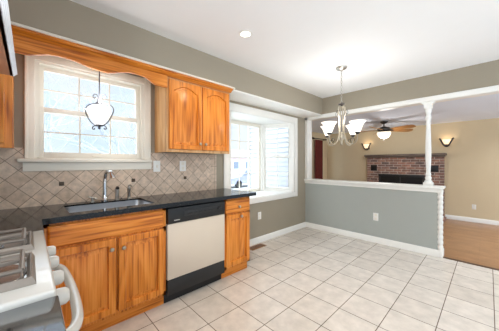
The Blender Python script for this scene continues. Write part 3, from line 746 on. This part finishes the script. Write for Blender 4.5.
def sconce(x, z, label):
    t = thing('wall_sconce', label, 'sconce', (x, BW, z), 'iron sconces either side of the fireplace')
    MB().box(x-.05, x+.05, BW-.014, BW, z-.11, z+.04, .005).build('back_plate', M['bronze'], t)
    b = MB()
    b.lathe([(.03, z-.075), (.05, z-.06), (.068, z-.015), (.09, z+.045), (.086, z+.045), (.063, z-.013), (.046, z-.054), (.02, z-.068)], (x, BW-.125, 0), 24)
    b.build('glass_bowl', M['sconce'], t)
    for s_ in (-1, 1):
        MB().tube(spline([(x, BW-.012, z-.11), (x+s_*.01, BW-.11, z-.125), (x+s_*.05, BW-.14, z-.095), (x+s_*.085, BW-.15, z-.02), (x+s_*.118, BW-.14, z+.055), (x+s_*.134, BW-.13, z+.07)]), .018, 8).build('bracket', M['bronze'], t)
    add_light('POINT', 'sconce_bulb', (x, BW-.125, z+.07), 0.35, (1, .82, .6), .03)
sconce(1.775, 1.79, 'iron wall sconce right of the turned post above the fireplace end')
sconce(-.10, 1.78, 'iron wall sconce seen under the chandelier left of the fireplace')

fp = thing('brick_fireplace', 'red brick fireplace on the yellow far wall', 'fireplace', (.82, 7.5, FZ))
F0, F1, FYP = -.09, 1.725, 7.5
b = MB()
b.box(F0, .238, FYP, BW, FZ, 1.44).box(1.342, F1, FYP, BW, FZ, 1.44).box(.238, 1.342, FYP, BW, .912, 1.44).box(.238, 1.342, BW-.02, BW, FZ, .912)
b.build('brick_surround', M['brick'], fp)
fd = MB().box(.238, 1.342, FYP-.02, FYP+.03, .86, .93, .004).box(.238, .275, FYP-.02, FYP+.03, FZ, .86, .004).box(1.298, 1.342, FYP-.02, FYP+.03, FZ, .86, .004).box(.765, .793, FYP-.015, FYP+.03, FZ, .86, .003)
fs = fd.build('firebox_frame', M['black_soft'], fp)
for a, b_ in ((.275, .765), (.793, 1.298)): MB().box(a, b_, FYP+.0, FYP+.008, FZ+.02, .86).build('glass_door', M['firebox'], fs)
for x in (.105, 1.535):
    MB().box(x-.085, x+.085, FYP-.012, FYP+.01, 1.02, 1.19, .004).build('air_vent', M['firebox'], fp)
MB().box(F0-.04, F1+.045, FYP-.13, BW, 1.44, 1.495, .005).box(F0-.02, F1+.02, FYP-.09, BW, 1.415, 1.44, .004).build('mantel', M['mantel'], fp)
MB().box(F0-.05, F1+.05, FYP-.45, FYP, FZ, FZ+.06, .004).build('hearth', M['brick'], fp)

# curtain on the family room's left window
structure(MB().box(LX-.1, LX-.06, 6.86, 7.3, .5, 1.95).build('window_3', M['glass']))
cu = MB(); pts = []; n = 60
for i in range(n+1):
    y = 6.68+.48*i/n; pts.append((LX+.07+.022*math.sin(i/n*2*PI*6), y))
back = [(x-.006, y) for x, y in reversed(pts)]
cu.prism(pts+back, 2, FZ+.03, 2.01)
tag(cu.build('curtain', M['curtain'], loc=(LX+.07, 7.0, FZ+.03)), 'dark red curtain panel at the left of the family room', 'curtain')
rd = thing('curtain_rod', 'dark curtain rod with a ball finial over the red curtain', 'curtain rod', (LX+.07, 7.0, 2.05))
MB().tube([(LX+.07, 6.56, 2.05), (LX+.07, 7.36, 2.05)], .013, 10).build('rod', M['bronze'], rd)
for y in (6.54, 7.38): MB().lathe([(.0, -.03), (.02, -.022), (.03, 0), (.02, .022), (0, .03)], (LX+.07, y, 2.05), 14).build('finial', M['bronze'], rd)
for y in (6.62, 7.3): MB().box(LX, LX+.08, y-.012, y+.012, 2.02, 2.045, .003).build('bracket', M['bronze'], rd)

# ------------------------------------------------------------------ outdoors
structure(MB().box(-60, -.14, -45, 60, -.8, -.6).build('floor_yard', M['snow']))
sd_ = MB(); z = -.45
while z < 3.0:      # lap siding of the family room's outside wall, board over board
    sd_.prism([(HY+.02, z), (HY-.022, z), (HY-.002, z+.115), (HY+.02, z+.115)], 0, LX-.17, -.142); z += .102
structure(sd_.build('wall_exterior', M['siding']))
structure(MB().box(LX-.18, LX-.10, HY-.03, HY+.04, -.45, 3.0).build('trim_8', M['siding']))
structure(MB().box(LX-.6, -.142, HY-.15, HY+.2, 3.0, 3.15).build('wall_eave', M['siding']))

def grow(mb, p, d, L, r, lev, rng):
    pts = [p]; n = 5; q = Vector(p); dd = Vector(d)
    for i in range(n):
        dd = (dd+Vector((rng.uniform(-1, 1), rng.uniform(-1, 1), rng.uniform(-.6, .8)))*.2).normalized()
        q = q+dd*L/n; pts.append(q.copy())
    rs = [r*(1-.6*i/n) for i in range(n+1)]
    mb.tube(pts, rs, 5 if lev < 2 else 4)
    if lev >= 4: return
    for k in range(6 if lev < 1 else 4 if lev < 3 else 3):
        i = rng.randint(2, n) if lev else rng.randint(2, n)
        ax = Vector((rng.uniform(-1, 1), rng.uniform(-1, 1), rng.uniform(-.1, .7))).normalized()
        nd = (dd*.55+ax*.8).normalized()
        grow(mb, pts[i], nd, L*rng.uniform(.5, .72), rs[i]*.74, lev+1, rng)
trees = [(-5.2, -.35, 4.6, .12, 'bare tree leftmost outside the sink window'), (-7.6, 2.6, 5.2, .14, 'bare tree right of the hanging pendant outside the sink window'),
         (-10.5, .9, 6.0, .2, 'bare tree behind the hanging pendant in the yard'), (-12.5, 5.4, 6.0, .2, 'distant bare tree at the right of the sink window'),
         (-14.0, -7.2, 7.0, .2, 'far bare tree at the left edge of the sink window')]
for j, (x, y, L, r, lab) in enumerate(trees):
    rng = random.Random(31+j*7); mb = MB()
    grow(mb, Vector((x, y, -.62)), Vector((.02, .03, 1)), L*.62, r*.8, 0, rng)
    tag(mb.build('bare_tree', M['bark'], loc=(x, y, -.62)), lab, 'tree', 'bare trees in the yard')

# parked car and house across the street, seen low through the bay window
cr_ = thing('parked_car', 'slate blue car parked outside the bay window', 'car', (-11.0, 12.4, -.6))
cx0, cy0 = -11.0, 12.4; gz = -.6
bd = MB().prism([(cy0-2.1, gz+.3), (cy0-2.1, gz+.75), (cy0-1.1, gz+.88), (cy0-.6, gz+1.38), (cy0+.8, gz+1.4), (cy0+1.5, gz+.92), (cy0+2.1, gz+.85), (cy0+2.1, gz+.3)], 0, cx0-.85, cx0+.85, .06)
bd.build('body', M['carpaint'], cr_)
MB().prism([(cy0-.92, gz+.92), (cy0-.55, gz+1.3), (cy0+.75, gz+1.32), (cy0+1.3, gz+.94)], 0, cx0+.845, cx0+.86).build('side_window', M['carglass'], cr_)
for y in (cy0-1.3, cy0+1.35):
    for x in (cx0-.75, cx0+.75):
        MB().lathe([(.0, -.1), (.28, -.1), (.32, -.06), (.32, .06), (.28, .1), (.0, .1)], (x, y, gz+.32), 20, Matrix.Rotation(PI/2, 4, 'Y')).build('wheel', M['tyre'], cr_)
hs = thing('neighbour_house', 'dusty rose house across the street seen through the bay window', 'house', (-24, 24, -.6))
MB().box(-28, -22, 19, 28.5, -.6, 2.0).build('walls', M['pinkwall'], hs)
MB().prism([(-28.4, 2.0), (-21.6, 2.0), (-25, 3.4)], 1, 18.6, 28.9).build('roof', M['roof'], hs)
for y in (20.3, 22.6, 26.4):
    f = MB().box(-22.0, -21.93, y, y+1.1, .2, 1.5).build('window', M['white'], hs)
    MB().box(-21.94, -21.91, y+.08, y+1.02, .28, 1.42).build('pane', M['carglass'], f)
MB().box(-22.0, -21.93, 24.6, 25.5, -.5, 1.5).build('door', M['white'], hs)
